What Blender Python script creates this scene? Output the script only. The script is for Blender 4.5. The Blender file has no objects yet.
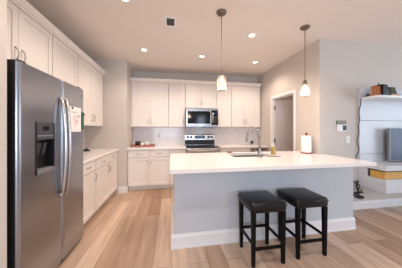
import bpy, bmesh, math, random
from mathutils import Vector, Matrix
random.seed(4)
S = bpy.context.scene
C = S.collection
PI = math.pi

# ------------------------------------------------------------------ camera
cd = bpy.data.cameras.new('camera')
cam = bpy.data.objects.new('camera', cd); C.objects.link(cam)
cam.location = (0, 0, 1.295)
cam.rotation_euler = (PI/2, 0, -math.radians(9.511))
cd.sensor_width = 36.0
cd.lens = 176.72/402*36.0
cd.shift_y = -4.11/402
cd.clip_start = 0.05
S.camera = cam

# ------------------------------------------------------------------ world, exposure
S.view_settings.view_transform = 'Standard'
S.view_settings.look = 'None'
S.view_settings.gamma = 1.0
S.view_settings.use_curve_mapping = False
S.view_settings.exposure = -0.3
W = bpy.data.worlds.new('world'); S.world = W; W.use_nodes = True
W.node_tree.nodes['Background'].inputs[0].default_value = (0.75, 0.87, 1.0, 1)
W.node_tree.nodes['Background'].inputs[1].default_value = 1.0

# ------------------------------------------------------------------ lights (daylight at the windows; lamps' own light comes with the lamps)
def area(name, loc, rot, sx, sy, e, col):
    l = bpy.data.lights.new(name, 'AREA'); l.shape = 'RECTANGLE'; l.size = sx; l.size_y = sy
    l.energy = e; l.color = col
    o = bpy.data.objects.new(name, l); C.objects.link(o); o.location = loc; o.rotation_euler = rot
    return o
DAY = (0.70, 0.84, 1.0)
LAMP = (1.0, 0.82, 0.68)
E_BACK, E_RIGHT, E_DOWN, E_PEND = 112, 105, 11.5, 8.0
area('daylight_back_window', (-0.3, -4.12, 1.35), (-PI/2, 0, PI), 1.9, 1.7, E_BACK, DAY)
area('daylight_patio_window', (2.05, -4.12, 1.25), (-PI/2, 0, PI), 0.5, 2.0, E_BACK*0.4, DAY)
area('daylight_right_window', (6.22, -0.3, 1.4), (0, PI/2, 0), 1.7, 3.3, E_RIGHT, DAY)

# ------------------------------------------------------------------ materials
def lin(c):
    def f(x):
        x /= 255
        return x/12.92 if x <= 0.04045 else ((x+0.055)/1.055)**2.4
    return tuple(f(x) for x in c) + (1,)
def mat(name, rgb, rough=0.5, metal=0.0, noise=0.0, nscale=30, bump=0.0, spec=0.5, coat=0.0):
    m = bpy.data.materials.new(name); m.use_nodes = True
    nt = m.node_tree; b = nt.nodes['Principled BSDF']
    b.inputs['Base Color'].default_value = lin(rgb)
    b.inputs['Roughness'].default_value = rough; b.inputs['Metallic'].default_value = metal
    b.inputs['Specular IOR Level'].default_value = spec
    b.inputs['Coat Weight'].default_value = coat
    if noise or bump:
        tc = nt.nodes.new('ShaderNodeTexCoord'); n = nt.nodes.new('ShaderNodeTexNoise')
        n.inputs['Scale'].default_value = nscale; n.inputs['Detail'].default_value = 3
        nt.links.new(tc.outputs['Object'], n.inputs['Vector'])
        if noise:
            r = nt.nodes.new('ShaderNodeValToRGB')
            c = lin(rgb)
            r.color_ramp.elements[0].position = 0.3; r.color_ramp.elements[1].position = 0.7
            r.color_ramp.elements[0].color = tuple(x*(1-noise) for x in c[:3]) + (1,)
            r.color_ramp.elements[1].color = tuple(min(1, x*(1+noise)) for x in c[:3]) + (1,)
            nt.links.new(n.outputs['Fac'], r.inputs['Fac'])
            nt.links.new(r.outputs['Color'], b.inputs['Base Color'])
        if bump:
            bp = nt.nodes.new('ShaderNodeBump'); bp.inputs['Strength'].default_value = bump
            bp.inputs['Distance'].default_value = 0.002
            nt.links.new(n.outputs['Fac'], bp.inputs['Height'])
            nt.links.new(bp.outputs['Normal'], b.inputs['Normal'])
    return m
def emit(name, rgb, strength):
    m = bpy.data.materials.new(name); m.use_nodes = True
    b = m.node_tree.nodes['Principled BSDF']
    b.inputs['Base Color'].default_value = lin(rgb)
    b.inputs['Emission Color'].default_value = lin(rgb); b.inputs['Emission Strength'].default_value = strength
    return m
M = {}
M['wall'] = mat('greige_wall_paint', (210, 202, 195), 0.75, noise=0.015, nscale=6, bump=0.05)
M['ceiling'] = mat('ceiling_paint', (238, 229, 222), 0.9, noise=0.01, nscale=5)
M['white'] = mat('white_cabinet_paint', (240, 233, 227), 0.38, noise=0.008, nscale=4)
M['trim'] = mat('white_trim_paint', (236, 234, 236), 0.4, noise=0.008, nscale=4)
M['island'] = mat('pale_grey_island_paint', (198, 202, 209), 0.5, noise=0.01, nscale=4)
M['quartz'] = mat('white_quartz', (244, 238, 236), 0.22, noise=0.02, nscale=18)
M['black_leather'] = mat('black_leather', (8, 8, 10), 0.34, spec=0.4, noise=0.25, nscale=60, bump=0.3)
M['black_wood'] = mat('black_wood', (7, 6, 7), 0.5, spec=0.15, noise=0.2, nscale=20)
M['nickel'] = mat('brushed_nickel', (190, 184, 178), 0.28, 1.0)
M['dark_nickel'] = mat('dark_nickel', (128, 116, 108), 0.35, 1.0)
M['chrome'] = mat('chrome', (215, 216, 218), 0.12, 1.0)
M['faucet'] = mat('satin_faucet_metal', (150, 147, 142), 0.25, 1.0)
M['black_glass'] = mat('black_glass', (10, 11, 15), 0.1, spec=0.35)
M['black_plastic'] = mat('black_plastic', (20, 20, 23), 0.45)
M['dark_grey'] = mat('dark_grey_plastic', (66, 68, 74), 0.45)
M['mid_grey'] = mat('grey_plastic', (120, 122, 128), 0.4)
M['display'] = mat('blue_display', (30, 48, 92), 0.15)
M['white_plastic'] = mat('white_plastic', (240, 240, 242), 0.4)
M['paper'] = mat('white_paper', (246, 243, 242), 0.85, noise=0.01, nscale=40)
M['pink'] = mat('pink_crayon', (214, 128, 140), 0.8)
M['grey_ink'] = mat('grey_pencil', (120, 118, 130), 0.8)
M['green'] = mat('green_card', (54, 112, 72), 0.6)
M['red_wood'] = mat('reddish_tray_wood', (168, 92, 78), 0.4, noise=0.15, nscale=25)
M['red'] = mat('dark_red_plastic', (140, 28, 32), 0.35)
M['door'] = mat('door_paint', (214, 206, 208), 0.45, noise=0.008, nscale=4)
M['towel'] = mat('paper_towel', (250, 249, 248), 0.9, bump=0.4, nscale=80)
M['gloss_white'] = mat('glossy_white_panel', (206, 209, 215), 0.3)
M['unit_white'] = mat('pale_grey_lacquer', (208, 210, 216), 0.3)
M['yellow_wood'] = mat('yellow_wood', (204, 160, 84), 0.5, noise=0.12, nscale=22)
M['copper'] = mat('copper_wood', (176, 100, 62), 0.4, noise=0.15, nscale=30)
M['tan'] = mat('tan_wood', (196, 160, 120), 0.55, noise=0.1, nscale=25)
M['soap'] = mat('amber_soap', (176, 156, 84), 0.2)
M['cord'] = mat('grey_cord', (70, 72, 80), 0.6)
M['screen'] = mat('blue_grey_screen', (60, 70, 98), 0.3, spec=0.25)
M['steel_in'] = mat('sink_steel', (170, 174, 180), 0.3, 1.0)
M['plum'] = mat('plum_book', (70, 62, 96), 0.6)
M['photo'] = mat('dark_photo', (52, 64, 40), 0.25, noise=0.5, nscale=40)

def steel(name, rgb, rough):
    m = mat(name, rgb, rough, 1.0); nt = m.node_tree; b = nt.nodes['Principled BSDF']
    tc = nt.nodes.new('ShaderNodeTexCoord'); mp = nt.nodes.new('ShaderNodeMapping'); n = nt.nodes.new('ShaderNodeTexNoise')
    mp.inputs['Scale'].default_value = (2, 2, 160); n.inputs['Scale'].default_value = 3; n.inputs['Detail'].default_value = 2
    nt.links.new(tc.outputs['Object'], mp.inputs['Vector']); nt.links.new(mp.outputs['Vector'], n.inputs['Vector'])
    mr = nt.nodes.new('ShaderNodeMapRange'); mr.inputs['To Min'].default_value = rough-0.02; mr.inputs['To Max'].default_value = rough+0.03
    nt.links.new(n.outputs['Fac'], mr.inputs['Value']); nt.links.new(mr.outputs['Result'], b.inputs['Roughness'])
    return m
M['steel'] = steel('brushed_stainless', (166, 170, 178), 0.25)
M['steel_bright'] = steel('bright_stainless', (205, 202, 202), 0.25)

def floor_mat():
    m = bpy.data.materials.new('oak_plank_floor'); m.use_nodes = True
    nt = m.node_tree; b = nt.nodes['Principled BSDF']; N = nt.nodes.new; L = nt.links.new
    tc = N('ShaderNodeTexCoord'); sp = N('ShaderNodeSeparateXYZ'); cb = N('ShaderNodeCombineXYZ')
    L(tc.outputs['Object'], sp.inputs[0]); L(sp.outputs['Y'], cb.inputs['X']); L(sp.outputs['X'], cb.inputs['Y'])
    br = N('ShaderNodeTexBrick'); L(cb.outputs[0], br.inputs['Vector'])
    br.offset = 0.37; br.offset_frequency = 2
    br.inputs['Scale'].default_value = 1.0; br.inputs['Brick Width'].default_value = 1.7; br.inputs['Row Height'].default_value = 0.18
    br.inputs['Mortar Size'].default_value = 0.0022; br.inputs['Mortar Smooth'].default_value = 0.3; br.inputs['Bias'].default_value = -0.05
    br.inputs['Color1'].default_value = lin((218, 192, 170)); br.inputs['Color2'].default_value = lin((168, 134, 109))
    br.inputs['Mortar'].default_value = lin((128, 98, 76))
    # grain, stretched along the plank
    mp = N('ShaderNodeMapping'); mp.inputs['Scale'].default_value = (7, 0.7, 1); L(tc.outputs['Object'], mp.inputs['Vector'])
    n = N('ShaderNodeTexNoise'); n.inputs['Scale'].default_value = 2.2; n.inputs['Detail'].default_value = 6; n.inputs['Distortion'].default_value = 0.6
    L(mp.outputs[0], n.inputs['Vector'])
    rp = N('ShaderNodeValToRGB'); rp.color_ramp.elements[0].position = 0.32; rp.color_ramp.elements[1].position = 0.68
    rp.color_ramp.elements[0].color = (0.84, 0.81, 0.78, 1); rp.color_ramp.elements[1].color = (1.12, 1.12, 1.12, 1)
    L(n.outputs['Fac'], rp.inputs['Fac'])
    mx = N('ShaderNodeMix'); mx.data_type = 'RGBA'; mx.blend_type = 'MULTIPLY'; mx.inputs['Factor'].default_value = 1.0
    L(br.outputs['Color'], mx.inputs['A']); L(rp.outputs['Color'], mx.inputs['B'])
    L(mx.outputs['Result'], b.inputs['Base Color'])
    b.inputs['Roughness'].default_value = 0.42
    return m
M['floor'] = floor_mat()

def tile_mat():
    m = bpy.data.materials.new('glossy_subway_tile'); m.use_nodes = True
    nt = m.node_tree; b = nt.nodes['Principled BSDF']; N = nt.nodes.new; L = nt.links.new
    tc = N('ShaderNodeTexCoord'); sp = N('ShaderNodeSeparateXYZ'); cb = N('ShaderNodeCombineXYZ')
    L(tc.outputs['Object'], sp.inputs[0]); L(sp.outputs['X'], cb.inputs['X']); L(sp.outputs['Z'], cb.inputs['Y'])
    br = N('ShaderNodeTexBrick'); L(cb.outputs[0], br.inputs['Vector'])
    br.inputs['Scale'].default_value = 1; br.inputs['Brick Width'].default_value = 0.15; br.inputs['Row Height'].default_value = 0.075
    br.inputs['Mortar Size'].default_value = 0.002
    br.inputs['Color1'].default_value = lin((234, 230, 231)); br.inputs['Color2'].default_value = lin((227, 223, 226)); br.inputs['Mortar'].default_value = lin((214, 209, 211))
    L(br.outputs['Color'], b.inputs['Base Color']); b.inputs['Roughness'].default_value = 0.12
    bp = N('ShaderNodeBump'); bp.inputs['Strength'].default_value = 0.4; bp.inputs['Distance'].default_value = 0.002; bp.invert = True
    L(br.outputs['Fac'], bp.inputs['Height']); L(bp.outputs['Normal'], b.inputs['Normal'])
    return m
M['tile'] = tile_mat()
def glass_mat():
    m = bpy.data.materials.new('clear_glass'); m.use_nodes = True
    nt = m.node_tree; N = nt.nodes.new; L = nt.links.new
    nt.nodes.remove(nt.nodes['Principled BSDF'])
    tr = N('ShaderNodeBsdfTransparent'); tr.inputs[0].default_value = (0.93, 0.94, 0.95, 1)
    gl = N('ShaderNodeBsdfGlossy'); gl.inputs['Roughness'].default_value = 0.06
    fr = N('ShaderNodeLayerWeight'); fr.inputs['Blend'].default_value = 0.35
    mx = N('ShaderNodeMixShader'); L(fr.outputs['Facing'], mx.inputs[0]); L(tr.outputs[0], mx.inputs[1]); L(gl.outputs[0], mx.inputs[2])
    L(mx.outputs[0], nt.nodes['Material Output'].inputs['Surface'])
    return m
M['glass'] = glass_mat()
def seeded():
    m = bpy.data.materials.new('seeded_shade_glass'); m.use_nodes = True
    nt = m.node_tree; N = nt.nodes.new; L = nt.links.new
    nt.nodes.remove(nt.nodes['Principled BSDF'])
    tr = N('ShaderNodeBsdfTransparent'); tr.inputs[0].default_value = (0.96, 0.96, 0.96, 1)
    tl = N('ShaderNodeBsdfTranslucent'); tl.inputs[0].default_value = (0.95, 0.93, 0.9, 1)
    gl = N('ShaderNodeBsdfGlossy'); gl.inputs['Roughness'].default_value = 0.08
    fr = N('ShaderNodeLayerWeight'); fr.inputs['Blend'].default_value = 0.25
    a = N('ShaderNodeMixShader'); a.inputs[0].default_value = 0.3
    L(tr.outputs[0], a.inputs[1]); L(tl.outputs[0], a.inputs[2])
    mx = N('ShaderNodeMixShader'); L(fr.outputs['Fresnel'], mx.inputs[0]); L(a.outputs[0], mx.inputs[1]); L(gl.outputs[0], mx.inputs[2])
    L(mx.outputs[0], nt.nodes['Material Output'].inputs['Surface'])
    return m
M['shade'] = seeded()
M['bulb'] = emit('lit_bulb', (255, 226, 196), 14.0)
M['lens'] = emit('lit_lens', (255, 226, 200), 9.0)
M['dots'] = emit('panel_dots', (210, 220, 240), 0.9)

# ------------------------------------------------------------------ mesh helpers
class MB:
    """collects shapes into one mesh"""
    def __init__(s): s.bm = bmesh.new()
    def box(s, x0, x1, y0, y1, z0, z1, bev=0.0, seg=1):
        v = [s.bm.verts.new((x, y, z)) for x in (x0, x1) for y in (y0, y1) for z in (z0, z1)]
        fs = [(0, 1, 3, 2), (4, 6, 7, 5), (0, 4, 5, 1), (2, 3, 7, 6), (0, 2, 6, 4), (1, 5, 7, 3)]
        f = [s.bm.faces.new([v[i] for i in q]) for q in fs]
        if bev:
            es = list({e for q in f for e in q.edges})
            bmesh.ops.bevel(s.bm, geom=es, offset=bev, segments=seg, profile=0.5, affect='EDGES')
        return s
    def prism(s, pts, d0, d1, axis='x', bev=0):
        """pts: closed outline in the plane across `axis`, swept d0..d1 (axis x: pts=(y,z); y: (x,z); z: (x,y))"""
        def P(p, d): return {'x': (d, p[0], p[1]), 'y': (p[0], d, p[1]), 'z': (p[0], p[1], d)}[axis]
        a = [s.bm.verts.new(P(p, d0)) for p in pts]; b = [s.bm.verts.new(P(p, d1)) for p in pts]
        n = len(pts); f = [s.bm.faces.new(a), s.bm.faces.new(b[::-1])]
        for i in range(n): f.append(s.bm.faces.new((a[i], b[i], b[(i+1) % n], a[(i+1) % n])))
        if bev:
            es = list({e for q in f for e in q.edges})
            bmesh.ops.bevel(s.bm, geom=es, offset=bev, segments=2, profile=0.5, affect='EDGES')
        return s
    def lathe(s, prof, cx=0, cy=0, n=24, cz=0):
        """prof: (r,z) list; poles closed where r==0"""
        rings = []
        for r, z in prof:
            if r < 1e-6: rings.append([s.bm.verts.new((cx, cy, z+cz))])
            else: rings.append([s.bm.verts.new((cx+r*math.cos(2*PI*k/n), cy+r*math.sin(2*PI*k/n), z+cz)) for k in range(n)])
        for A, B in zip(rings, rings[1:]):
            for k in range(n):
                j = (k+1) % n
                if len(A) == 1 and len(B) == 1: continue
                if len(A) == 1: q = (A[0], B[j], B[k])
                elif len(B) == 1: q = (A[k], A[j], B[0])
                else: q = (A[k], A[j], B[j], B[k])
                f = s.bm.faces.new(q); f.smooth = True
        return s
    def tube(s, pts, r, n=8, taper=None):
        pts = [Vector(p) for p in pts]; rings = []
        prev = None
        for i, p in enumerate(pts):
            t = (pts[min(i+1, len(pts)-1)] - pts[max(i-1, 0)]).normalized()
            ref = Vector((0, 0, 1)) if abs(t.z) < 0.9 else Vector((1, 0, 0))
            if prev is None: u = t.cross(ref).normalized()
            else: u = (prev - t*prev.dot(t)).normalized()
            prev = u; w = t.cross(u)
            rr = r if taper is None else r*taper[i]
            rings.append([s.bm.verts.new(p + u*rr*math.cos(2*PI*k/n) + w*rr*math.sin(2*PI*k/n)) for k in range(n)])
        for A, B in zip(rings, rings[1:]):
            for k in range(n):
                f = s.bm.faces.new((A[k], A[(k+1) % n], B[(k+1) % n], B[k])); f.smooth = True
        s.bm.faces.new(rings[0][::-1]); s.bm.faces.new(rings[-1])
        return s
    def cyl(s, p0, p1, r, n=16): return s.tube([p0, p1], r, n)
    def frustum(s, x, y, z0, z1, a0, a1):
        """square tapering leg: half widths a0 at z0, a1 at z1"""
        A = [s.bm.verts.new((x+i*a0, y+j*a0, z0)) for i, j in ((-1, -1), (1, -1), (1, 1), (-1, 1))]
        B = [s.bm.verts.new((x+i*a1, y+j*a1, z1)) for i, j in ((-1, -1), (1, -1), (1, 1), (-1, 1))]
        s.bm.faces.new(A[::-1]); s.bm.faces.new(B)
        for k in range(4): s.bm.faces.new((A[k], A[(k+1) % 4], B[(k+1) % 4], B[k]))
        return s
    def build(s, name, m, parent=None, loc=None):
        bmesh.ops.recalc_face_normals(s.bm, faces=s.bm.faces)
        me = bpy.data.meshes.new(name); s.bm.to_mesh(me); s.bm.free()
        me.materials.append(M[m] if isinstance(m, str) else m)
        o = bpy.data.objects.new(name, me); C.objects.link(o)
        if parent is not None: o.parent = parent
        if loc is not None: o.location = loc
        return o
def box(*a, **k): return MB().box(*a, **k)
def tag(o, label, cat, group=None):
    o['label'] = label; o['category'] = cat
    if group: o['group'] = group
    return o
def thing(name, label, cat, loc=(0, 0, 0), rz=0, group=None):
    o = bpy.data.objects.new(name, None); C.objects.link(o)
    o.location = loc; o.rotation_euler = (0, 0, rz); o.empty_display_size = 0.05
    return tag(o, label, cat, group)
def struct(o): o['kind'] = 'structure'; return o
def dup(o, parent=None):
    c = o.copy(); C.objects.link(c)
    if parent is not None: c.parent = parent
    for ch in list(o.children): dup(ch, c)
    return c
def arc(cx, cz, r, a0, a1, n): return [(cx+r*math.cos(a0+(a1-a0)*i/n), cz+r*math.sin(a0+(a1-a0)*i/n)) for i in range(n+1)]

# ------------------------------------------------------------------ key planes (metres)
XL, XJ, XR, XE = -1.69, -0.91, 2.29, 6.1
YW, YJ, YP, YB = 4.49, 3.848, 2.424, -4.0
H = 2.724
ZC = 0.914         # counters
ZU = 1.367         # underside of the upper cabinets
ZT = 2.395         # top of the upper cabinets

# ------------------------------------------------------------------ setting
struct(box(XL-0.12, XE+0.12, YB-0.12, YW+0.12, -0.1, 0).build('floor', 'floor'))
struct(box(XL-0.12, XE+0.12, YB-0.12, YW+0.12, H, H+0.1).build('ceiling', 'ceiling'))
struct(box(XL-0.12, XL, YB, YW, 0, H).build('wall_left', 'wall'))
struct(box(XL, XJ, YJ, YW, 0, H).build('wall_alcove', 'wall'))
struct(box(XL-0.12, XE+0.12, YW, YW+0.12, 0, H).build('wall_back', 'wall'))
struct(box(XL, -1.048, 1.215, 1.333, 0, H).build('wall_fridge', 'wall'))
OY0, OY1, OZ = 3.01, 3.725, 2.0     # pantry doorway
w = MB().box(XR, XR+0.115, YP+0.115, OY0, 0, H).box(XR, XR+0.115, OY1, YW, 0, H).box(XR, XR+0.115, OY0, OY1, OZ, H)
struct(w.build('wall_pantry', 'wall'))
struct(box(XR, XE, YP, YP+0.115, 0, H).build('wall_right', 'wall'))
struct(box(3.7, 3.8, YP+0.115, YW, 0, H).build('wall_closet', 'wall'))
# living side of the room, behind the camera
w = MB().box(XL-0.12, -1.3, YB-0.12, YB, 0, H).box(0.7, 1.77, YB-0.12, YB, 0, H).box(2.33, XE+0.12, YB-0.12, YB, 0, H)
w.box(-1.3, 0.7, YB-0.12, YB, 0, 0.45).box(-1.3, 0.7, YB-0.12, YB, 2.25, H).box(1.77, 2.33, YB-0.12, YB, 2.3, H).box(1.77, 2.33, YB-0.12, YB, 0, 0.2)
struct(w.build('wall_rear', 'wall'))
w = MB().box(XE, XE+0.12, YB, -2.0, 0, H).box(XE, XE+0.12, 1.4, YW, 0, H).box(XE, XE+0.12, -2.0, 1.4, 0, 0.5).box(XE, XE+0.12, -2.0, 1.4, 2.3, H)
struct(w.build('wall_side', 'wall'))
def winframe(n, horiz, a0, a1, z0, z1, p):
    m = MB(); t = 0.06
    segs = [(a0, a0+t, z0, z1), (a1-t, a1, z0, z1), (a0+t, a1-t, z0, z0+t), (a0+t, a1-t, z1-t, z1), ((a0+a1)/2-0.025, (a0+a1)/2+0.025, z0+t, z1-t)]
    for s0, s1, q0, q1 in segs:
        if horiz: m.box(s0, s1, p-0.03, p+0.03, q0, q1)
        else: m.box(p-0.03, p+0.03, s0, s1, q0, q1)
    struct(m.build('window_%d' % n, 'trim'))
winframe(1, True, -1.3, 0.7, 0.45, 2.25, YB-0.06)
winframe(2, True, 1.77, 2.33, 0.2, 2.3, YB-0.06)
winframe(3, False, -2.0, 1.4, 0.5, 2.3, XE+0.06)

def skirting(name, along, a0, a1, p, out):
    """along 'x' or 'y'; p the wall plane; out = +-1 direction it projects"""
    prof = [(0, 0), (0.014, 0), (0.014, 0.095), (0.008, 0.112), (0.006, 0.13), (0, 0.13)]
    pts = [(p+out*d, z) for d, z in prof]
    return struct(MB().prism(pts, a0, a1, 'x' if along == 'x' else 'y').build(name, 'trim'))
skirting('baseboard_alcove', 'x', -1.07, XJ, YJ, -1)
skirting('baseboard_return', 'y', YJ, 3.9, XJ, 1)
skirting('baseboard_right', 'x', XR+0.08, XE, YP, -1)
skirting('baseboard_fridge', 'y', 1.215, 1.333, -1.048, 1)
skirting('baseboard_side', 'y', YB, YP, XE, -1)

# crown along the tops of the upper cabinets
prof = [(0, 0), (0.018, 0), (0.018, 0.018), (0.03, 0.026), (0.056, 0.062), (0.06, 0.078), (0, 0.078)]
XU, YU = -1.3524, 4.2257
struct(MB().prism([(XU-0.012+d, ZT+z) for d, z in prof], 1.34, YJ-0.001, 'y').build('trim_1', 'white'))
struct(MB().prism([(YU+0.012-d, ZT+z) for d, z in prof], XJ+0.001, 2.262, 'x').build('trim_2', 'white'))

# tiled splashback behind the rear counter
struct(box(XJ+0.001, XR-0.001, YW-0.009, YW-0.0005, ZC+0.001, ZU).build('wall_backsplash', 'tile'))

# pantry doorway: casing and open door
w = MB(); cw = 0.062
for y0, y1 in ((OY0-cw, OY0), (OY1, OY1+cw)): w.box(XR-0.016, XR-0.0005, y0, y1, 0, OZ+cw, 0.003)
w.box(XR-0.016, XR-0.0005, OY0, OY1, OZ, OZ+cw, 0.003)
w.box(XR+0.001, XR+0.114, OY0, OY0+0.014, 0, OZ).box(XR+0.001, XR+0.114, OY1-0.014, OY1, 0, OZ).box(XR+0.001, XR+0.114, OY0+0.014, OY1-0.014, OZ-0.014, OZ)
struct(w.build('trim_3', 'trim'))
d0, d1, dx0, dx1 = 3.667, 3.701, XR+0.03, XR+0.715
dr = MB()
panels = [(0.13, 0.555, 1.12, 1.86), (0.13, 0.555, 0.22, 0.98)]
W_, Hd = dx1-dx0, 1.97
def ring_boxes(m, x0, y0, y1, rects, W_, Hd):
    m.box(x0, x0+0.13, y0, y1, 0.012, Hd).box(x0+0.555, x0+W_, y0, y1, 0.012, Hd)
    m.box(x0+0.13, x0+0.555, y0, y1, 0.012, 0.22).box(x0+0.13, x0+0.555, y0, y1, 0.98, 1.12).box(x0+0.13, x0+0.555, y0, y1, 1.86, Hd)
    for a, b, c, e in rects:
        m.box(x0+a, x0+b, y0+0.012, y1-0.012, c, e)
        m.box(x0+a+0.05, x0+b-0.05, y0+0.005, y1-0.005, c+0.05, e-0.05, 0.006)
ring_boxes(dr, dx0, d0, d1, panels, W_, Hd)
door = struct(dr.build('door_1', 'door'))
for z in (0.25, 1.05, 1.80):
    MB().cyl((dx0-0.009, d0-0.004, z-0.05), (dx0-0.009, d0-0.004, z+0.05), 0.008, 10).box(dx0-0.012, dx0+0.004, d0-0.003, d0+0.03, z-0.045, z+0.045).build('hinge', 'dark_nickel', door)
kn = MB().cyl((dx1-0.06, d0, 0.98), (dx1-0.06, d0-0.04, 0.98), 0.011, 10).build('door_knob', 'nickel', door)

# ------------------------------------------------------------------ cabinets
def pull(parent, x, z, vertical=True, L=0.11, y=-0.02):
    """bow pull on a door front (door front at y=-0.02, pull bows out to -y)"""
    pts = []
    for i in range(11):
        t = i/10; a = (t-0.5)*L; o = y - 0.004 - 0.026*math.sin(PI*t)**0.55
        pts.append((x, o, z+a) if vertical else (x+a, o, z))
    m = MB().tube(pts, 0.0052, 8)
    for s in (-0.5, 0.5):
        p = (x, y-0.0005, z+s*L) if vertical else (x+s*L, y-0.0005, z); q = (p[0], y-0.008, p[2])
        m.cyl(p, q, 0.0075, 10)
    return m.build('handle', 'nickel', parent)
def shaker(parent, name, x0, x1, z0, z1, m='white', fw=0.058, flat=False):
    """a shaker front standing on the y=0 face"""
    b = MB(); g = 0.0018; x0 += g; x1 -= g; z0 += g; z1 -= g
    if flat: b.box(x0, x1, -0.02, -0.0005, z0, z1, 0.0025)
    else:
        b.box(x0, x0+fw, -0.02, -0.0005, z0, z1, 0.0015).box(x1-fw, x1, -0.02, -0.0005, z0, z1, 0.0015)
        b.box(x0+fw, x1-fw, -0.02, -0.0005, z0, z0+fw, 0.0015).box(x0+fw, x1-fw, -0.02, -0.0005, z1-fw, z1, 0.0015)
        b.box(x0+fw-0.002, x1-fw+0.002, -0.010, -0.001, z0+fw-0.002, z1-fw+0.002)
    return b.build(name, m, parent)
def upper(label, loc, rz, w_, z0, z1, doors, depth=0.33, lift=0.0):
    """doors: list of (x0, x1, handle_x or None)"""
    t = thing('upper_cabinet', label, 'cabinet', (loc[0], loc[1], z0), rz, 'white upper kitchen cabinets')
    h = z1-z0
    box(0.0008, w_-0.0008, 0, depth, 0, h).build('body', 'white', t)
    for x0, x1, hx in doors:
        d = shaker(t, 'door', x0, x1, 0.004+lift, h-0.004)
        if hx is not None: pull(d, hx, 0.105+lift+0.03)
    return t
def base(label, loc, rz, w_, fronts, depth=0.60, drawers=(), doors=()):
    t = thing('base_cabinet', label, 'cabinet', (loc[0], loc[1], 0), rz, 'white base kitchen cabinets')
    b = MB().box(0.0008, w_-0.0008, 0, depth, 0.1, 0.874).box(0.0008, w_-0.0008, 0.075, depth, 0.001, 0.1)
    b.build('body', 'white', t)
    for x0, x1 in drawers:
        d = shaker(t, 'drawer', x0, x1, 0.72, 0.862, flat=True); pull(d, (x0+x1)/2, 0.791, False, 0.1)
    for x0, x1, hx in doors:
        d = shaker(t, 'door', x0, x1, 0.108, 0.705); pull(d, hx, 0.62)
    return t
LZ = PI/2
xl = XU; dpl = XU-XL-0.001
upper('white over-fridge cabinet with a pair of doors, nearest on the left', (xl-0.02+0.0, 1.34, 0), LZ, 0.956, 1.83, ZT, [(0.03, 0.493, 0.493-0.035), (0.493, 0.95, 0.493+0.035)], dpl-0.02)
upper('white single-door cabinet on the left between the over-fridge pair and the deep corner run', (xl-0.02, 2.2975, 0), LZ, 0.559, 1.83, ZT, [(0.006, 0.55, None)], dpl-0.02)
upper('tall white upper cabinet at the far end of the left wall', (xl-0.02, 2.858, 0), LZ, 0.985, ZU, ZT, [(0.012, 0.49, 0.455), (0.49, 0.965, 0.525)], dpl-0.02)
yb = YU+0.02; dpb = YW-YU-0.021
upper('two-door white upper cabinet at the left end of the back wall', (XJ+0.002, yb, 0), 0, 0.84, ZU, ZT, [(0.03, 0.43, 0.395), (0.43, 0.832, 0.465)], dpb)
upper('narrow white upper cabinet immediately left of the microwave', (-0.066, yb, 0), 0, 0.396, ZU, ZT, [(0.006, 0.39, 0.35)], dpb)
upper('short white two-door cabinet directly above the microwave', (0.332, yb, 0), 0, 0.766, 1.815, ZT, [(0.004, 0.383, 0.355), (0.383, 0.762, 0.411)], dpb)
upper('narrow white upper cabinet immediately right of the microwave', (1.10, yb, 0), 0, 0.38, ZU, ZT, [(0.006, 0.374, 0.04)], dpb)
upper('two-door white upper cabinet at the right end of the back wall', (1.482, yb, 0), 0, 0.78, ZU, ZT, [(0.006, 0.355, 0.325), (0.355, 0.704, 0.385)], dpb)

xc = -1.0586-0.045
base('white base cabinet beside the fridge with one drawer over one door', (xc, 2.312, 0), LZ, 0.478, None, 0.583, [(0.01, 0.47)], [(0.01, 0.47, 0.435)])
base('white base cabinet on the left wall with two drawers over two doors', (xc, 2.792, 0), LZ, 1.05, None, 0.583, [(0.012, 0.51), (0.51, 1.02)], [(0.012, 0.51, 0.475), (0.51, 1.02, 0.545)])
yc = 3.876+0.045
base('white base cabinet on the back wall left of the range, two doors under two drawers', (XJ+0.002, yc, 0), 0, 0.876, None, 0.565, [(0.02, 0.444), (0.444, 0.868)], [(0.02, 0.444, 0.41), (0.444, 0.868, 0.478)])
base('narrow white base cabinet touching the left side of the range', (-0.03, yc, 0), 0, 0.356, None, 0.565, [(0.006, 0.35)], [(0.006, 0.35, 0.315)])
base('white base cabinet right of the range, behind the island', (1.094, yc, 0), 0, 0.75, None, 0.565, [(0.006, 0.372), (0.372, 0.744)], [(0.006, 0.372, 0.34), (0.372, 0.744, 0.404)])

def counter(label, *b): return tag(box(*b, 0.003).build('countertop', 'quartz'), label, 'countertop', 'white quartz countertops')
counter('white quartz countertop on the left wall beyond the fridge', XL+0.001, -1.0586, 2.311, YJ-0.001, 0.8755, ZC)
counter('white quartz countertop on the back wall left of the range, holding the tray', XJ+0.001, 0.327, 3.876, YW-0.010, 0.8755, ZC)
counter('white quartz countertop on the back wall right of the range', 1.093, XR-0.018, 3.876, YW-0.010, 0.8755, ZC)

# ------------------------------------------------------------------ island
isl = thing('kitchen_island', 'pale grey kitchen island with white baseboard behind the black stools', 'island', (0, 1.955, 0))
L_ = 0.90
IX0, IX1 = 0.030, 2.352
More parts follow.
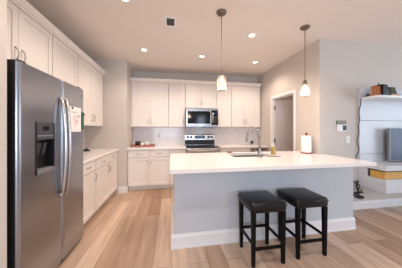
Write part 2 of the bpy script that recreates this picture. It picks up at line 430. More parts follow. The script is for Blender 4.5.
# body: L-shaped in plan so that it meets the wall end
pl = [(IX0, 0), (IX1, 0), (IX1, YP-1.955-0.002), (XR-0.002, YP-1.955-0.002), (XR-0.002, L_-0.04), (IX0, L_-0.04)]
bd = MB()
bd.box(IX0, IX1, 0, 0.05, 0, 0.874).box(IX0, IX0+0.03, 0.05, L_-0.04, 0, 0.874).box(IX1-0.03, IX1, 0.05, YP-1.955-0.016, 0, 0.874)
bd.box(IX0+0.03, 0.83, 0.05, L_-0.04, 0.1, 0.874).box(1.55, XR-0.004, 0.05, L_-0.04, 0.1, 0.874).box(0.83, 1.55, 0.05, L_-0.04, 0.1, 0.6)
bd.box(IX0+0.03, XR-0.004, 0.05, L_-0.11, 0, 0.1)
bd.build('body', 'island', isl)
def stepboard(p0, p1, along):
    pr = [(0, 0), (0.020, 0), (0.020, 0.018), (0.015, 0.022), (0.015, 0.125), (0.009, 0.140), (0.006, 0.155), (0, 0.155)]
    return pr
pr = stepboard(0, 0, 0)
bb = MB()
bb.prism([(-d-0.0005, z) for d, z in pr], IX0-0.0325, IX1+0.0155, 'x')
bb.prism([(IX0-0.0005-d*1.6, z) for d, z in pr], -0.0, L_-0.05, 'y')
bb.prism([(IX1+0.0005+d*0.7, z) for d, z in pr], -0.0, YP-1.955-0.018, 'y')
bb.build('baseboard', 'trim', isl)
for i in range(4):
    x0 = 0.045+i*0.56
    fr = MB().box(x0+0.002, x0+0.556, L_-0.0395, L_-0.02, 0.11, 0.86, 0.002)
    dd = fr.build('door', 'white', isl)
    MB().tube([(x0+0.05+0.45*(i % 2), L_-0.02, 0.66), (x0+0.05+0.45*(i % 2), L_+0.008, 0.68), (x0+0.05+0.45*(i % 2), L_+0.008, 0.75), (x0+0.05+0.45*(i % 2), L_-0.02, 0.77)], 0.005).build('handle', 'dark_nickel', dd)

CX0, CX1, CY0, CY1 = -0.015, 2.372, 1.703, 2.88
SX0, SX1, SY0, SY1 = 0.875, 1.50, 2.36, 2.76   # sink cut-out
def slab(z0, z1):
    bm = MB(); B = bm.bm
    cells = [(CX0, SX0, CY0, SY0), (SX0, SX1, CY0, SY0), (SX1, XR-0.002, CY0, SY0), (XR-0.002, CX1, CY0, SY0),
             (CX0, SX0, SY0, SY1), (SX1, XR-0.002, SY0, SY1), (CX0, SX0, SY1, CY1), (SX0, SX1, SY1, CY1), (SX1, XR-0.002, SY1, CY1),
             (XR-0.002, CX1, SY0, YP-0.002)]
    for x0, x1, y0, y1 in cells:
        for z, fl in ((z0, 1), (z1, 0)):
            v = [B.verts.new(p) for p in ((x0, y0, z), (x1, y0, z), (x1, y1, z), (x0, y1, z))]
            B.faces.new(v[::-1] if fl else v)
    bmesh.ops.remove_doubles(B, verts=B.verts, dist=1e-5)
    # split T junctions are avoided by the shared grid; close every open edge with a side wall
    E = [e for e in B.edges if len(e.link_faces) == 1 and all(abs(v.co.z-z1) < 1e-6 for v in e.verts)]
    low = {(round(v.co.x, 4), round(v.co.y, 4)): v for v in B.verts if abs(v.co.z-z0) < 1e-6}
    for e in E:
        a, b = e.verts
        la, lb = low[(round(a.co.x, 4), round(a.co.y, 4))], low[(round(b.co.x, 4), round(b.co.y, 4))]
        B.faces.new((a, b, lb, la))
    return bm
tag(slab(0.8755, ZC).build('countertop', 'quartz'), 'long white quartz countertop on the island, with the sink cut in', 'countertop', 'white quartz countertops')

sk = thing('kitchen_sink', 'stainless steel double sink sunk into the island countertop', 'sink', ((SX0+SX1)/2, (SY0+SY1)/2, 0.70))
hw, hd = (SX1-SX0)/2+0.008, (SY1-SY0)/2+0.008
zt = 0.8745-0.70
m = MB().box(-hw, hw, -hd, -hd+0.012, 0, zt).box(-hw, hw, hd-0.012, hd, 0, zt).box(-hw, -hw+0.012, -hd+0.012, hd-0.012, 0, zt).box(hw-0.012, hw, -hd+0.012, hd-0.012, 0, zt)
m.box(-hw+0.012, hw-0.012, -hd+0.012, hd-0.012, 0, 0.01)
m.build('basin', 'steel_in', sk)
box(-0.012, 0.012, -hd+0.012, hd-0.012, 0.01, zt-0.03, 0.004).build('divider', 'steel_in', sk)
for s in (-1, 1):
    MB().lathe([(0, 0.013), (0.03, 0.013), (0.042, 0.0105), (0.042, 0.0102)], s*hw/2, 0, 16).build('drain', 'chrome', sk)
tag(box(1.35, 1.535, 2.285, 2.352, ZC+0.0005, ZC+0.008, 0.003).build('drying_mat', 'mid_grey'), 'small grey mat lying along the front rim of the sink', 'mat')

# faucet
fc = thing('faucet', 'tall chrome gooseneck faucet standing at the island sink', 'faucet', (1.214, 2.30, ZC))
MB().lathe([(0, 0.0005), (0.03, 0.0005), (0.03, 0.008), (0.024, 0.014), (0.021, 0.05), (0.021, 0.11), (0.017, 0.13), (0, 0.13)], 0, 0, 20).build('base', 'faucet', fc)
pts = [(0, 0, 0.12), (0, 0, 0.30)]
for i in range(1, 13):
    a = PI*i/12*0.96
    pts.append((-0.078*(1-math.cos(a)), 0.078*0.35*(1-math.cos(a)), 0.30+0.105*math.sin(a)))
e = pts[-1]
MB().tube(pts, 0.0125, 12).build('neck', 'faucet', fc)
MB().tube([e, (e[0]-0.004, e[1], e[2]-0.03), (e[0]-0.008, e[1]+0.002, e[2]-0.075), (e[0]-0.009, e[1]+0.002, e[2]-0.10)], 0.015, 12, [0.9, 1.0, 1.2, 1.05]).build('spray_head', 'faucet', fc)
MB().tube([(-0.02, 0, 0.085), (-0.05, -0.005, 0.09), (-0.10, -0.012, 0.115)], 0.008, 10, [1.2, 1, 0.8]).build('handle', 'faucet', fc)

# soap bottle
sb = thing('soap_bottle', 'amber pump bottle of soap standing right of the faucet', 'bottle', (1.559, 2.52, ZC+0.0005))
MB().lathe([(0, 0), (0.033, 0), (0.036, 0.006), (0.036, 0.095), (0.028, 0.115), (0.014, 0.122), (0, 0.122)], 0, 0, 20).build('bottle_body', 'soap', sb)
MB().lathe([(0, 0.1225), (0.016, 0.1225), (0.016, 0.137), (0.006, 0.14), (0.006, 0.158), (0.013, 0.160), (0.013, 0.168), (0, 0.168)], 0, 0, 14).tube([(0, 0, 0.164), (-0.045, 0, 0.162)], 0.006, 8).build('pump', 'white_plastic', sb)
box(-0.022, 0.022, -0.0375, -0.0362, 0.03, 0.085).build('label_patch', 'tan', sb)

# paper towel
pt = thing('paper_towel_holder', 'roll of white paper towel on a dark red holder by the wall corner', 'paper towel', (2.178, 2.565, ZC+0.0005))
MB().lathe([(0, 0), (0.082, 0), (0.085, 0.006), (0.08, 0.014), (0, 0.014)], 0, 0, 28).build('base', 'red', pt)
MB().lathe([(0.02, 0.0145), (0.072, 0.0145), (0.074, 0.02), (0.074, 0.28), (0.072, 0.285), (0.02, 0.285), (0.02, 0.0145)], 0, 0, 32).build('paper_roll', 'towel', pt)
MB().lathe([(0, 0.0142), (0.008, 0.0142), (0.008, 0.295), (0.017, 0.30), (0.02, 0.317), (0.013, 0.334), (0, 0.338)], 0, 0, 16).build('post', 'red', pt)
MB().tube([(0.084, -0.01, 0.008), (0.09, -0.01, 0.02), (0.09, -0.01, 0.09), (0.082, -0.01, 0.10)], 0.004, 8).build('tension_arm', 'dark_grey', pt)
sp = tag(box(0.925, 1.00, 2.815, 2.865, ZC+0.0005, ZC+0.02, 0.006, 2).build('sponge', 'red'), 'small red sponge on the far edge of the island, left of the sink', 'sponge')

# ------------------------------------------------------------------ fridge (faces +X; local x runs along the wall, local -y is the front)
FX, FY0, FY1 = -1.0211, 1.382, 2.302
fr = thing('refrigerator', 'large stainless side-by-side refrigerator on the left with paper on its door', 'refrigerator', (FX, FY0, 0), LZ)
FW = FY1-FY0; FD = FX-XL-0.012
box(0.006, FW-0.006, 0.075, FD, 0.02, 1.755, 0.006).build('case', 'dark_grey', fr)
split = 1.875-FY0
def fridge_door(name, x0, x1, cut=None):
    """door with rounded front vertical edges; an optional rectangular hole (x0,x1,z0,z1) for the dispenser"""
    z0, z1 = 0.055, 1.765; r = 0.028
    def out(a0, a1, l, rr):
        p = [(a0, 0.068)]
        if l: p += [(a0+r-r*math.cos(t*PI/10), r-r*math.sin(t*PI/10)) for t in range(6)]
        else: p += [(a0, 0.0)]
        if rr: p += [(a1-r+r*math.sin(t*PI/10), r-r*math.cos(t*PI/10)) for t in range(6)]
        else: p += [(a1, 0.0)]
        return p + [(a1, 0.068)]
    m = MB()
    if not cut: m.prism(out(x0, x1, True, True), z0, z1, 'z')
    else:
        c0, c1, d0, d1 = cut
        m.prism(out(x0, c0, True, False), z0, z1, 'z').prism(out(c1, x1, False, True), z0, z1, 'z')
        m.box(c0, c1, 0, 0.068, z0, d0).box(c0, c1, 0, 0.068, d1, z1)
    return m.build(name, 'steel', fr)
cut = (1.536-FY0, 1.757-FY0, 0.945, 1.36)
fridge_door('freezer_door', 0.003, split-0.003, cut)
box(-0.0015, 0.0028, 0.022, 0.068, 0.055, 1.765).build('edge_strip', 'black_plastic', fr)
rd = fridge_door('fridge_door', split+0.003, FW-0.003)
MB().cyl((FW-0.055, -0.0005, 1.685), (FW-0.055, -0.004, 1.685), 0.016, 20).build('badge', 'mid_grey', rd)
for nm, hx in (('handle', split-0.035), ('handle', split+0.034)):
    pts = []
    for i in range(15):
        t = i/14; z = 0.69+0.89*t
        pts.append((hx, -0.014-0.034*math.sin(PI*t)**0.7, z))
    m = MB().tube(pts, 0.0135, 10)
    m.cyl((hx, -0.0005, 0.69), (hx, -0.02, 0.69), 0.017, 12).cyl((hx, -0.0005, 1.58), (hx, -0.02, 1.58), 0.017, 12)
    m.build('handle', 'steel_bright', fr)
dsp = MB(); c0, c1, z0, z1 = cut
dsp.box(c0+0.001, c1-0.001, 0.058, 0.066, z0+0.001, z1-0.001)
dsp.box(c0+0.001, c0+0.012, -0.004, 0.058, z0+0.001, z1-0.001).box(c1-0.012, c1-0.001, -0.004, 0.058, z0+0.001, z1-0.001)
dsp = dsp.build('dispenser', 'black_plastic', fr)
box(c0+0.012, c1-0.012, -0.003, 0.057, 1.215, z1-0.001, 0.003).build('control_panel', 'dark_grey', dsp)
box(c0+0.075, c0+0.145, -0.005, -0.0032, 1.29, 1.325).build('display', 'black_glass', dsp)
for i in range(6): box(c0+0.03+i*0.029, c0+0.036+i*0.029, -0.0045, -0.0032, 1.245, 1.251).build('button_light', 'dots', dsp)
box(c0+0.012, c1-0.012, -0.012, 0.057, z0+0.001, z0+0.035, 0.004).build('drip_tray', 'mid_grey', dsp)
MB().prism([(0.05, 1.10), (0.03, 1.19), (0.022, 1.185), (0.042, 1.09)], c0+0.06, c0+0.10, 'x').build('paddle', 'dark_grey', dsp)
MB().prism([(0.05, 1.10), (0.03, 1.19), (0.022, 1.185), (0.042, 1.09)], c0+0.125, c0+0.165, 'x').build('paddle', 'dark_grey', dsp)
box(0.02, FW-0.02, 0.03, 0.072, 0.012, 0.052).build('kick_grille', 'black_plastic', fr)
for x in (0.04, FW-0.10): box(x, x+0.06, 0.02, 0.16, 1.7665, 1.785, 0.004).build('hinge_cover', 'black_plastic', fr)
for x in (0.05, FW-0.09):
    for y in (0.12, FD-0.08): MB().cyl((x, y, 0), (x, y, 0.021), 0.02, 12).build('foot', 'black_plastic', fr)

# drawing on the fridge door
pp = thing('paper_drawing', "sheet of white paper with pink doodles stuck on the fridge door", 'paper', (FX+0.001, 1.985, 1.275), LZ)
m = MB(); n = 6
for i in range(n):
    x0, x1 = 0.235*i/n, 0.235*(i+1)/n
    b0, b1 = -0.004*math.sin(PI*i/n), -0.004*math.sin(PI*(i+1)/n)
    m.prism([(x0, b0-0.0012), (x1, b1-0.0012), (x1, b1), (x0, b0)], 0, 0.265, 'z')
m.build('sheet', 'paper', pp)
def doodle(m, cx, cz, r, n=14, y=-0.0062, w=0.0022): m.tube([(cx+r*math.cos(2*PI*i/n), y, cz+r*math.sin(2*PI*i/n)) for i in range(n+1)], w, 5)
m = MB(); doodle(m, 0.10, 0.14, 0.028); doodle(m, 0.14, 0.11, 0.02); m.tube([(0.10, -0.0062, 0.112), (0.10, -0.0062, 0.05)], 0.002, 5)
m.build('doodle', 'pink', pp)
m = MB(); m.tube([(0.04, -0.006, 0.21), (0.08, -0.0064, 0.20), (0.12, -0.0066, 0.215), (0.17, -0.0062, 0.205)], 0.0018, 5); doodle(m, 0.17, 0.17, 0.012)
m.build('doodle', 'grey_ink', pp)
mg = thing('fridge_magnet', 'dark green magnet clip on the fridge door right of the paper', 'magnet', (FX+0.0008, 2.236, 1.30), LZ)
MB().box(-0.0, 0.032, -0.012, 0, 0, 0.20, 0.004).build('clip_body', 'green', mg)
MB().box(0.004, 0.028, -0.02, -0.0125, 0.16, 0.19, 0.003).build('clip_grip', 'black_plastic', mg)
m1 = MB().cyl((0, 0, 0), (0.006, 0, 0), 0.012, 14).build('fridge_magnet', 'black_plastic', None, (FX+0.0075, 2.03, 1.525)); tag(m1, 'round black magnet at the top of the white paper on the fridge', 'magnet')

# ------------------------------------------------------------------ range
RX0, RX1 = 0.331, 1.089
rg = thing('range', 'stainless electric range with black glass top on the back wall', 'range', (RX0, 3.85, 0))
RW = RX1-RX0
MB().box(0, RW, 0.02, 0.622, 0.02, 0.895).box(0.02, RW-0.02, 0.06, 0.6, 0.0, 0.02).build('body', 'steel', rg)
box(0, RW, -0.01, 0.555, 0.8955, 0.918, 0.005, 2).build('cooktop', 'black_glass', rg)
for x, y, r in ((0.19, 0.14, 0.10), (0.57, 0.14, 0.08), (0.19, 0.40, 0.08), (0.57, 0.40, 0.10)):
    MB().lathe([(r, 0.9183), (r+0.004, 0.9188), (r+0.008, 0.9183)], x, y, 28).build('burner_ring', 'mid_grey', rg)
od = MB().box(0.004, RW-0.004, -0.022, 0.0195, 0.24, 0.885, 0.006).build('oven_door', 'steel_bright', rg)
box(0.09, RW-0.09, -0.0245, -0.0222, 0.36, 0.70).build('oven_window', 'black_glass', od)
MB().tube([(0.05, -0.022, 0.83), (0.05, -0.06, 0.835), (RW-0.05, -0.06, 0.835), (RW-0.05, -0.022, 0.83)], 0.013, 10).build('oven_handle', 'steel_bright', od)
dw = box(0.004, RW-0.004, -0.02, 0.0195, 0.05, 0.23, 0.006).build('drawer', 'steel_bright', rg)
MB().prism([(0.56, 0.9), (0.555, 1.02), (0.565, 1.17), (0.585, 1.19), (0.628, 1.19), (0.628, 0.9)], 0, RW, 'x').build('backguard', 'steel_bright', rg)
box(0.004, RW-0.004, 0.5515, 0.5545, 0.925, 1.045).build('vent_panel', 'black_plastic', rg)
box(0.25, 0.51, 0.549, 0.556, 1.075, 1.155).build('control_display', 'display', rg)
box(0.31, 0.42, 0.547, 0.5488, 1.10, 1.135).build('clock', 'black_glass', rg)
for x in (0.075, 0.155, 0.60, 0.68):
    MB().cyl((x, 0.562, 1.115), (x, 0.535, 1.112), 0.026, 18).box(x-0.005, x+0.005, 0.528, 0.536, 1.09, 1.135).build('knob', 'black_plastic', rg)

# ------------------------------------------------------------------ microwave
mw = thing('microwave', 'stainless over-the-range microwave under the short cabinet', 'microwave', (0.335, 4.08, 1.365))
MWW, MH = 0.76, 0.445
box(0, MWW, 0.03, 0.39, 0, MH, 0.003).build('case', 'dark_grey', mw)
dr = MB().box(0.0, 0.60, 0, 0.0295, 0.05, MH-0.055, 0.004).build('door', 'steel_bright', mw)
box(0.03, 0.575, -0.002, -0.0003, 0.072, MH-0.075).build('window', 'black_glass', dr)
MB().tube([(0.622, -0.001, 0.085), (0.622, -0.035, 0.10), (0.622, -0.04, 0.21), (0.622, -0.035, 0.32), (0.622, -0.001, MH-0.095)], 0.012, 10).build('handle', 'steel_bright', mw)
cp = MB().box(0.601, MWW, 0, 0.0295, 0.05, MH-0.055, 0.004).build('control_panel', 'black_glass', mw)
box(0.655, 0.74, -0.002, -0.0003, 0.30, 0.345).build('display', 'display', cp)
m = MB()
for i in range(3):
    for j in range(5): m.box(0.657+i*0.030, 0.677+i*0.030, -0.0015, -0.0003, 0.09+j*0.036, 0.112+j*0.036)
m.build('keypad', 'dark_grey', cp)
box(0, MWW, 0, 0.0295, MH-0.054, MH, 0.004).build('top_band', 'steel', mw)
box(0, MWW, 0.0, 0.0295, 0.0, 0.049, 0.004).build('bottom_band', 'steel', mw)

# ------------------------------------------------------------------ stools
def make_stool():
    t = thing('bar_stool', 'black leather backless stool on the left, in front of the island', 'stool', (0, 0, 0), 0, 'black stools at the island')
    hw, hd = 0.182, 0.172
    m = MB().box(-hw, hw, -hd, hd, 0.505, 0.60, 0.022, 4)
    for v in m.bm.verts:                     # softly domed, pinched at the lower edge
        k = max(0, 1-(abs(v.co.x)/hw)**3)*max(0, 1-(abs(v.co.y)/hd)**3)
        if v.co.z > 0.56: v.co.z += 0.006*k
    for f in m.bm.faces: f.smooth = True
    st = m.build('seat', 'black_leather', t)
    MB().tube([(-hw-0.001, -hd-0.001, 0.572), (hw+0.001, -hd-0.001, 0.572), (hw+0.001, hd+0.001, 0.572), (-hw-0.001, hd+0.001, 0.572), (-hw-0.001, -hd-0.001, 0.572)], 0.003, 6).build('seam', 'black_leather', st)
    lx, ly = hw-0.028, hd-0.026
    for sx, sy in ((-1, -1), (1, -1), (1, 1), (-1, 1)): MB().frustum(sx*lx, sy*ly, 0, 0.5045, 0.0145, 0.020).build('leg', 'black_wood', t)
    for sy in (-1, 1): MB().box(-lx+0.018, lx-0.018, sy*ly-0.009, sy*ly+0.009, 0.150 if sy < 0 else 0.2, 0.178 if sy < 0 else 0.228, 0.002).build('stretcher', 'black_wood', t)
    for sx in (-1, 1): MB().box(sx*lx-0.009, sx*lx+0.009, -ly+0.018, ly-0.018, 0.19, 0.218, 0.002).build('stretcher', 'black_wood', t)
    return t
s1 = make_stool(); s1.location = (0.918, 1.712, 0)
s2 = dup(s1); s2.location = (1.408, 1.738, 0)
s2['label'] = 'black leather backless stool on the right, in front of the island'

# ------------------------------------------------------------------ lamps
def spot(name, loc, e, size, col=LAMP, r=0.05, blend=0.6, cone=2.5):
    l = bpy.data.lights.new(name, 'SPOT'); l.energy = e; l.color = col; l.shadow_soft_size = r
    l.spot_size = cone; l.spot_blend = blend
    o = bpy.data.objects.new(name, l); C.objects.link(o); o.location = loc
    return o
def make_downlight():
    t = thing('recessed_light', 'x', 'light', (0, 0, H), 0, 'recessed ceiling lights')
    MB().lathe([(0.042, -0.0008), (0.07, -0.0008), (0.068, -0.006), (0.046, -0.010), (0.042, -0.006), (0.042, -0.0008)], 0, 0, 28).build('trim_ring', 'white_plastic', t)
    MB().lathe([(0, -0.004), (0.0415, -0.004), (0.0415, -0.0008), (0, -0.0008)], 0, 0, 28).build('lens', 'lens', t)
    return t
DL = [((-0.503, 2.02), 'lit recessed ceiling light at the top edge, nearest the fridge'),
      ((-0.48, 3.27), 'lit recessed ceiling light farthest to the left, toward the back wall'),
      ((0.584, 3.37), 'lit recessed ceiling light in front of the short cabinet above the range'),
      ((1.197, 2.50), 'lit recessed ceiling light between the rods of the two pendants'),
      ((1.736, 3.48), 'lit recessed ceiling light at the rear right, toward the pantry door'),
      ((-0.45, 0.75), 'added recessed ceiling light, out of view over the walkway before the fridge'),  # this and the next: extra lamps added out of view
      ((1.30, 0.75), 'added recessed ceiling light, out of view over the open floor before the stools')]
dl0 = make_downlight()
for i, ((x, y), lb) in enumerate(DL):
    o = dl0 if i == 0 else dup(dl0)
    o.location = (x, y, H); o['label'] = lb
    spot('downlight_lamp', (x, y, H-0.03), E_DOWN*4, 0.1).parent = None
def point(name, loc, e, r=0.03):
    l = bpy.data.lights.new(name, 'POINT'); l.energy = e; l.color = LAMP; l.shadow_soft_size = r
    o = bpy.data.objects.new(name, l); C.objects.link(o); o.location = loc
cl = thing('added_closet_light', 'added flush ceiling light, unseen inside the pantry, to brighten the open door', 'light', (2.95, 3.15, H))  # unseen fixture, added to carry the pantry fill light
MB().lathe([(0, -0.05), (0.06, -0.045), (0.10, -0.02), (0.11, -0.0008), (0, -0.0008)], 0, 0, 24).build('diffuser', 'white_plastic', cl)
point('added_closet_lamp', (2.95, 3.15, H-0.12), 8, 0.06)  # added fill that brightens the pantry door
# pendant over the left of the island: seeded glass cylinder
p = thing('pendant_light', 'hanging pendant with a lit glass cylinder shade, over the left of the island', 'light', (0.599, 2.072, H), 0, 'pendants over the island')
def canopy(t): MB().lathe([(0, -0.03), (0.03, -0.03), (0.055, -0.022), (0.062, -0.008), (0.062, -0.0008), (0, -0.0008)], 0, 0, 28).build('canopy', 'dark_nickel', t)
canopy(p)
MB().cyl((0, 0, -0.03), (0, 0, -0.775), 0.0045, 10).build('rod', 'nickel', p)
MB().lathe([(0, -0.768), (0.02, -0.768), (0.024, -0.782), (0.024, -0.83), (0.02, -0.835), (0, -0.835)], 0, 0, 20).build('socket', 'nickel', p)
MB().lathe([(0.024, -0.785), (0.05, -0.788), (0.058, -0.796), (0.058, -0.95), (0.055, -0.95), (0.055, -0.799), (0.048, -0.792), (0.024, -0.789)], 0, 0, 32).build('glass_shade', 'shade', p)
MB().lathe([(0, -0.8355), (0.014, -0.836), (0.018, -0.85), (0.034, -0.885), (0.036, -0.905), (0.026, -0.93), (0, -0.94)], 0, 0, 20).build('bulb', 'bulb', p)
point('pendant_lamp', (0.599, 2.072, H-0.96), E_PEND, 0.04)
# pendant over the right of the island: flask-shaped glass
p = thing('pendant_light', 'hanging pendant with a lit flask-shaped glass shade, beside the wall corner', 'light', (1.83, 2.182, H), 0, 'pendants over the island')
canopy(p)
MB().cyl((0, 0, -0.03), (0, 0, -0.75), 0.0045, 10).build('rod', 'dark_nickel', p)
MB().lathe([(0, -0.742), (0.018, -0.742), (0.022, -0.757), (0.022, -0.81), (0.018, -0.815), (0, -0.815)], 0, 0, 20).build('socket', 'dark_nickel', p)
sh = [(0.024, -0.765), (0.028, -0.795), (0.034, -0.822), (0.049, -0.848), (0.056, -0.885), (0.056, -0.93), (0.052, -0.955)]
MB().lathe(sh + [(r-0.003, z) for r, z in sh[::-1]], 0, 0, 32).build('glass_shade', 'shade', p)
MB().lathe([(0, -0.8155), (0.014, -0.816), (0.018, -0.83), (0.034, -0.865), (0.036, -0.885), (0.026, -0.91), (0, -0.92)], 0, 0, 20).build('bulb', 'bulb', p)
point('pendant_lamp', (1.83, 2.182, H-0.95), E_PEND, 0.04)

# air register
v = thing('ceiling_vent', 'white air register with a dark grille in the ceiling', 'vent', (-0.012, 2.37, H))
MB().box(-0.075, 0.075, -0.11, -0.08, -0.008, -0.0008, 0.002).box(-0.075, 0.075, 0.08, 0.11, -0.008, -0.0008, 0.002).box(-0.075, -0.05, -0.08, 0.08, -0.008, -0.0008, 0.002).box(0.05, 0.075, -0.08, 0.08, -0.008, -0.0008, 0.002).build('frame', 'white_plastic', v)
box(-0.05, 0.05, -0.08, 0.08, -0.002, -0.0008).build('backing', 'black_plastic', v)
for i in range(5):
    y = -0.075+i*0.031
    MB().prism([(y, -0.0022), (y+0.004, -0.0022), (y+0.016, -0.008), (y+0.012, -0.008)], -0.05, 0.05, 'x').build('slat', 'dark_grey', v)

# ------------------------------------------------------------------ back counter objects
TX, TY = -0.64, 4.27
ty = thing('serving_tray', 'reddish wooden serving tray on the back counter by the left wall', 'tray', (TX, TY, ZC+0.0005))
MB().box(-0.25, 0.25, -0.13, 0.13, 0, 0.012).box(-0.25, 0.25, -0.13, -0.118, 0.012, 0.035, 0.002).box(-0.25, 0.25, 0.118, 0.13, 0.012, 0.035, 0.002).box(-0.25, -0.238, -0.118, 0.118, 0.012, 0.035, 0.002).box(0.238, 0.25, -0.118, 0.118, 0.012, 0.035, 0.002).build('tray_body', 'red_wood', ty)
for s in (-1, 1): MB().tube([(s*0.249, -0.05, 0.03), (s*0.262, -0.045, 0.045), (s*0.262, 0.045, 0.045), (s*0.249, 0.05, 0.03)], 0.005, 8).build('handle', 'red_wood', ty)
def mug(x, y, m, label, r=0.04, h=0.09):
    t = thing('mug', label, 'mug', (x, y, ZC+0.0130), 0, 'mugs on the tray')
    MB().lathe([(0, 0), (r*0.85, 0), (r, 0.01), (r, h), (r-0.004, h), (r-0.005, 0.008), (0, 0.008)], 0, 0, 22).build('cup', m, t)
    MB().tube([(r-0.001, 0, h*0.8), (r+0.02, 0, h*0.78), (r+0.026, 0, h*0.5), (r+0.016, 0, h*0.25), (r-0.001, 0, h*0.2)], 0.005, 8).build('handle', m, t)
mug(-0.78, 4.30, 'black_plastic', 'dark mug at the left of the reddish tray', 0.05, 0.10)
mug(-0.665, 4.24, 'white_plastic', 'white mug in the middle of the reddish tray', 0.036, 0.07)
mug(-0.56, 4.30, 'white_plastic', 'white mug at the right of the reddish tray, with a taller rim', 0.04, 0.095)
b = thing('coaster_box', 'small red-brown box behind the dark mug on the tray', 'box', (-0.74, 4.365, ZC+0.0130))
MB().box(-0.05, 0.05, -0.018, 0.018, 0, 0.075, 0.003).build('box_body', 'red_wood', b)
box(-0.052, 0.052, -0.02, 0.02, 0.0755, 0.09, 0.003).build('lid', 'copper', b)
# little dark thing on the left counter
k = thing('key_dish', 'small dark dish with a black lump on the left counter by the fridge', 'dish', (-1.5, 3.45, ZC+0.0005))
MB().lathe([(0, 0), (0.05, 0), (0.07, 0.022), (0.066, 0.022), (0.048, 0.006), (0, 0.006)], 0, 0, 22).build('dish_body', 'black_plastic', k)
MB().lathe([(0, 0.0065), (0.03, 0.0065), (0.036, 0.025), (0.022, 0.05), (0, 0.056)], 0.005, 0, 16).build('lump', 'dark_grey', k)
# outlets on the splashback
def outlet(x, z, label, plug=None, y=YW-0.0095, w2=0.036, rz=0):
    t = thing('outlet', label, 'outlet', (x, y, z), rz, 'outlets on the tiled splashback')
    box(-w2, w2, -0.006, -0.0003, -0.058, 0.058, 0.002).build('plate', 'white_plastic', t)
    for s in (-1, 1): box(-0.016, 0.016, -0.0075, -0.0062, s*0.026-0.014, s*0.026+0.014, 0.001).build('socket', 'mid_grey' if plug is None else 'white_plastic', t)
    return t
outlet(-0.30, 1.16, 'white outlet on the tile above the right end of the tray')
outlet(1.363, 1.115, 'white outlet on the tile just right of the range')
o = outlet(2.13, 0.995, 'white outlet on the tile behind the faucet, with a black plug in it', 1)
pg = thing('black_charger', 'black plug-in charger with a lead in the outlet behind the faucet', 'charger', (2.13, YW-0.0175, 0.972))
box(-0.032, 0.032, -0.045, 0, -0.04, 0.032, 0.006).build('plug_body', 'black_plastic', pg)
MB().tube([(0, -0.03, -0.038), (-0.012, -0.036, -0.047), (-0.05, -0.05, -0.052), (-0.12, -0.07, -0.0525), (-0.20, -0.09, -0.0525)], 0.004, 6).build('lead', 'black_plastic', pg)

# ------------------------------------------------------------------ grey wall: thermostat, switch
y = YP-0.0005
t = thing('thermostat', 'white wall thermostat with dark screen under a green strip plaque', 'thermostat', (2.69, y, 1.325))
box(-0.085, 0.085, -0.022, 0, -0.055, 0.055, 0.005).build('case', 'white_plastic', t)
box(0.0, 0.072, -0.024, -0.0223, -0.038, 0.042).build('screen', 'black_plastic', t)
box(-0.06, -0.03, -0.0235, -0.0223, -0.02, 0.02).build('button', 'white_plastic', t)
t = thing('plaque', 'small dark green lettered plaque on the grey wall above the thermostat', 'plaque', (2.68, y, 1.392))
box(-0.092, 0.092, -0.014, 0, -0.006, 0.05, 0.002).build('board', 'photo', t)
m = MB()
for i, s in enumerate((-0.085, -0.05, -0.015, 0.02, 0.055)):
    m.box(s, s+0.006, -0.0155, -0.0142, 0.006, 0.04).box(s+0.006, s+0.024, -0.0155, -0.0142, 0.034, 0.04)
    if i % 2 == 0: m.box(s+0.006, s+0.022, -0.0155, -0.0142, 0.006, 0.012).box(s+0.006, s+0.018, -0.0155, -0.0142, 0.02, 0.026)
    else: m.box(s+0.018, s+0.024, -0.0155, -0.0142, 0.006, 0.034)
m.build('lettering', 'tan', t)
t = thing('light_switch', 'white rocker light switch on the grey wall below the thermostat', 'switch', (2.81, y, 1.14))
box(-0.036, 0.036, -0.006, 0, -0.058, 0.058, 0.002).build('plate', 'white_plastic', t)
box(-0.017, 0.017, -0.010, -0.0062, -0.033, 0.033, 0.003).build('rocker', 'trim', t)

# ------------------------------------------------------------------ floating unit on the grey wall
UX0, UX1 = 3.0, 4.75
mu = thing('floating_media_unit', 'glossy white wall-hung unit with shelf and floating drawer box at the right', 'media unit', (UX0, YP-0.001, 0.38))
zz = [(0.40, 0.902), (0.906, 1.445), (1.449, 1.978)]
for a, b in zz:
    box(0.0, UX1-UX0, -0.03, 0, a-0.38, b-0.38, 0.002).build('back_panel', 'gloss_white', mu)
yf = -0.39
box(0, UX1-UX0, yf, -0.0305, 0.008, 0.20, 0.003).build('drawer_box', 'unit_white', mu)
MB().box(0, UX1-UX0, yf, -0.0305, 0.325, 0.40, 0.003).build('top_slab', 'unit_white', mu)
for a, b, c in ((0.001, 0.02, -0.14), (0.8, 0.82, yf+0.005), (UX1-UX0-0.02, UX1-UX0, yf+0.005)): box(a, b, c, -0.0305, 0.2005, 0.3245).build('divider', 'unit_white', mu)
MB().prism([(0.0, -0.0305), (0.0, -0.26), (0.03, -0.29), (UX1-UX0, -0.29), (UX1-UX0, -0.0305)], 1.397, 1.432, 'z').build('shelf', 'white_plastic', mu)
# wooden box in the open bay
yb_ = thing('wooden_box', 'yellow wooden box in the open bay of the floating unit', 'box', (3.012, 2.06, 0.5815))
MB().box(0, 0.62, 0, 0.19, 0, 0.085, 0.003).build('box_body', 'yellow_wood', yb_)
box(-0.002, 0.622, -0.002, 0.192, 0.0855, 0.105, 0.003).build('lid', 'yellow_wood', yb_)
pk = tag(box(3.03, 3.5, 2.265, 2.30, 0.5815, 0.67, 0.002).build('folder', 'plum'), 'dark plum folder standing behind the yellow wooden box', 'folder')
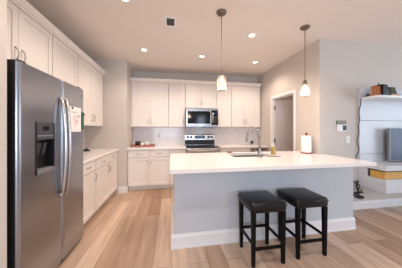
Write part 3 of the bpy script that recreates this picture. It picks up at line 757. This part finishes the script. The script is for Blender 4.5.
# screen on the unit
tv = thing('flat_screen', 'blue-grey flat screen standing on the floating unit at the right edge', 'screen', (3.43, 2.30, 0.7805))
box(0, 0.95, -0.018, 0.018, 0.012, 0.54, 0.004).build('casing', 'mid_grey', tv)
box(0.03, 0.94, -0.0195, -0.0183, 0.03, 0.53).build('screen_glass', 'screen', tv)
box(0.3, 0.65, -0.07, 0.07, 0, 0.0115, 0.003).build('stand', 'dark_grey', tv)
# things on the shelf
SZ = 0.38+1.4325
hs = thing('toy_house', 'little copper-fronted house with a black sloping roof on the shelf', 'toy house', (3.045, 2.20, SZ))
MB().prism([(-0.06, 0), (0.075, 0), (0.06, 0.145), (0.0, 0.155), (-0.055, 0.13)], 0.0, 0.02, 'x').prism([(-0.05, 0), (0.065, 0), (0.055, 0.135), (0.0, 0.145), (-0.045, 0.12)], 0.02, 0.14, 'x').build('house_body', 'copper', hs)
MB().prism([(0.021, 0.158), (0.10, 0.15), (0.165, 0.0), (0.021, 0.0)], -0.085, -0.066, 'y', 0.003).build('roof', 'black_leather', hs)
MB().prism([(0.021, 0.158), (0.10, 0.15), (0.165, 0.0), (0.155, 0.0), (0.095, 0.142), (0.021, 0.148)], -0.066, 0.07, 'y').build('roof', 'black_leather', hs)
m = MB()
for q in (-0.03, 0.01, 0.05): m.box(-0.004, -0.0005, q-0.006, q+0.006, 0.02, 0.12)
m.build('shutter', 'tan', hs)
MB().tube([(0.05, 0, 0.15), (0.05, 0, 0.185), (0.06, 0, 0.19)], 0.007, 8).build('chimney', 'black_plastic', hs)
pf = thing('photo_frame', 'small dark photo frame on a tan base, right end of the shelf', 'frame', (3.325, 2.20, SZ))
MB().prism([(0, 0.035), (0.012, 0.035), (0.042, 0.15), (0.03, 0.15)], -0.0, 0.13, 'x').build('frame_body', 'black_wood', pf)
MB().prism([(-0.002, 0.045), (-0.0005, 0.045), (0.0265, 0.142), (0.025, 0.142)], 0.015, 0.115, 'x').build('picture', 'photo', pf)
MB().box(-0.02, 0.15, -0.03, 0.06, 0, 0.0345, 0.004).build('frame_base', 'tan', pf)
ct = MB()
pts = []
for i in range(40):
    a = i*0.75; pts.append((3.035+0.022*math.cos(a)+0.0006*i, 2.31+0.018*math.sin(a), SZ+0.006+0.0011*i))
tag(ct.tube(pts, 0.004, 6).build('cable_coil', 'cord'), 'grey cable coiled beside the toy house on the shelf', 'cable')
# wavy cord down the wall
pts = []
for i in range(45):
    q = i/44; z = 1.80-0.96*q
    pts.append((2.972-0.06*q+0.013*math.sin(q*24)*(0.5+q) , 2.36-0.006*math.sin(q*17), z))
tag(MB().tube(pts, 0.0075, 6).build('cord', 'cord'), 'wavy grey cord hanging from the shelf down the wall', 'cord')
pts = []
for i in range(110):
    q = i/109; a = q*44
    pts.append((2.895+0.05*math.sin(a*1.0)+0.03*q, 2.345+0.045*math.cos(a*0.7), 0.49-0.25*abs(math.sin(q*5.2))**0.8-0.02*math.cos(a)))
tag(MB().tube(pts, 0.0085, 6).build('cable_tangle', 'black_plastic'), 'tangle of black cables dangling beside the island end, under the drawer', 'cables')
ad = thing('power_adapter', 'black power adapter on the floor beside the island end', 'adapter', (2.60, 2.19, 0.0005))
box(-0.03, 0.03, -0.05, 0.05, 0, 0.04, 0.006).build('adapter_body', 'black_plastic', ad)
MB().tube([(0, 0.05, 0.02), (0.01, 0.10, 0.008), (0.06, 0.16, 0.006), (0.16, 0.18, 0.006)], 0.005, 6).build('lead', 'black_plastic', ad)
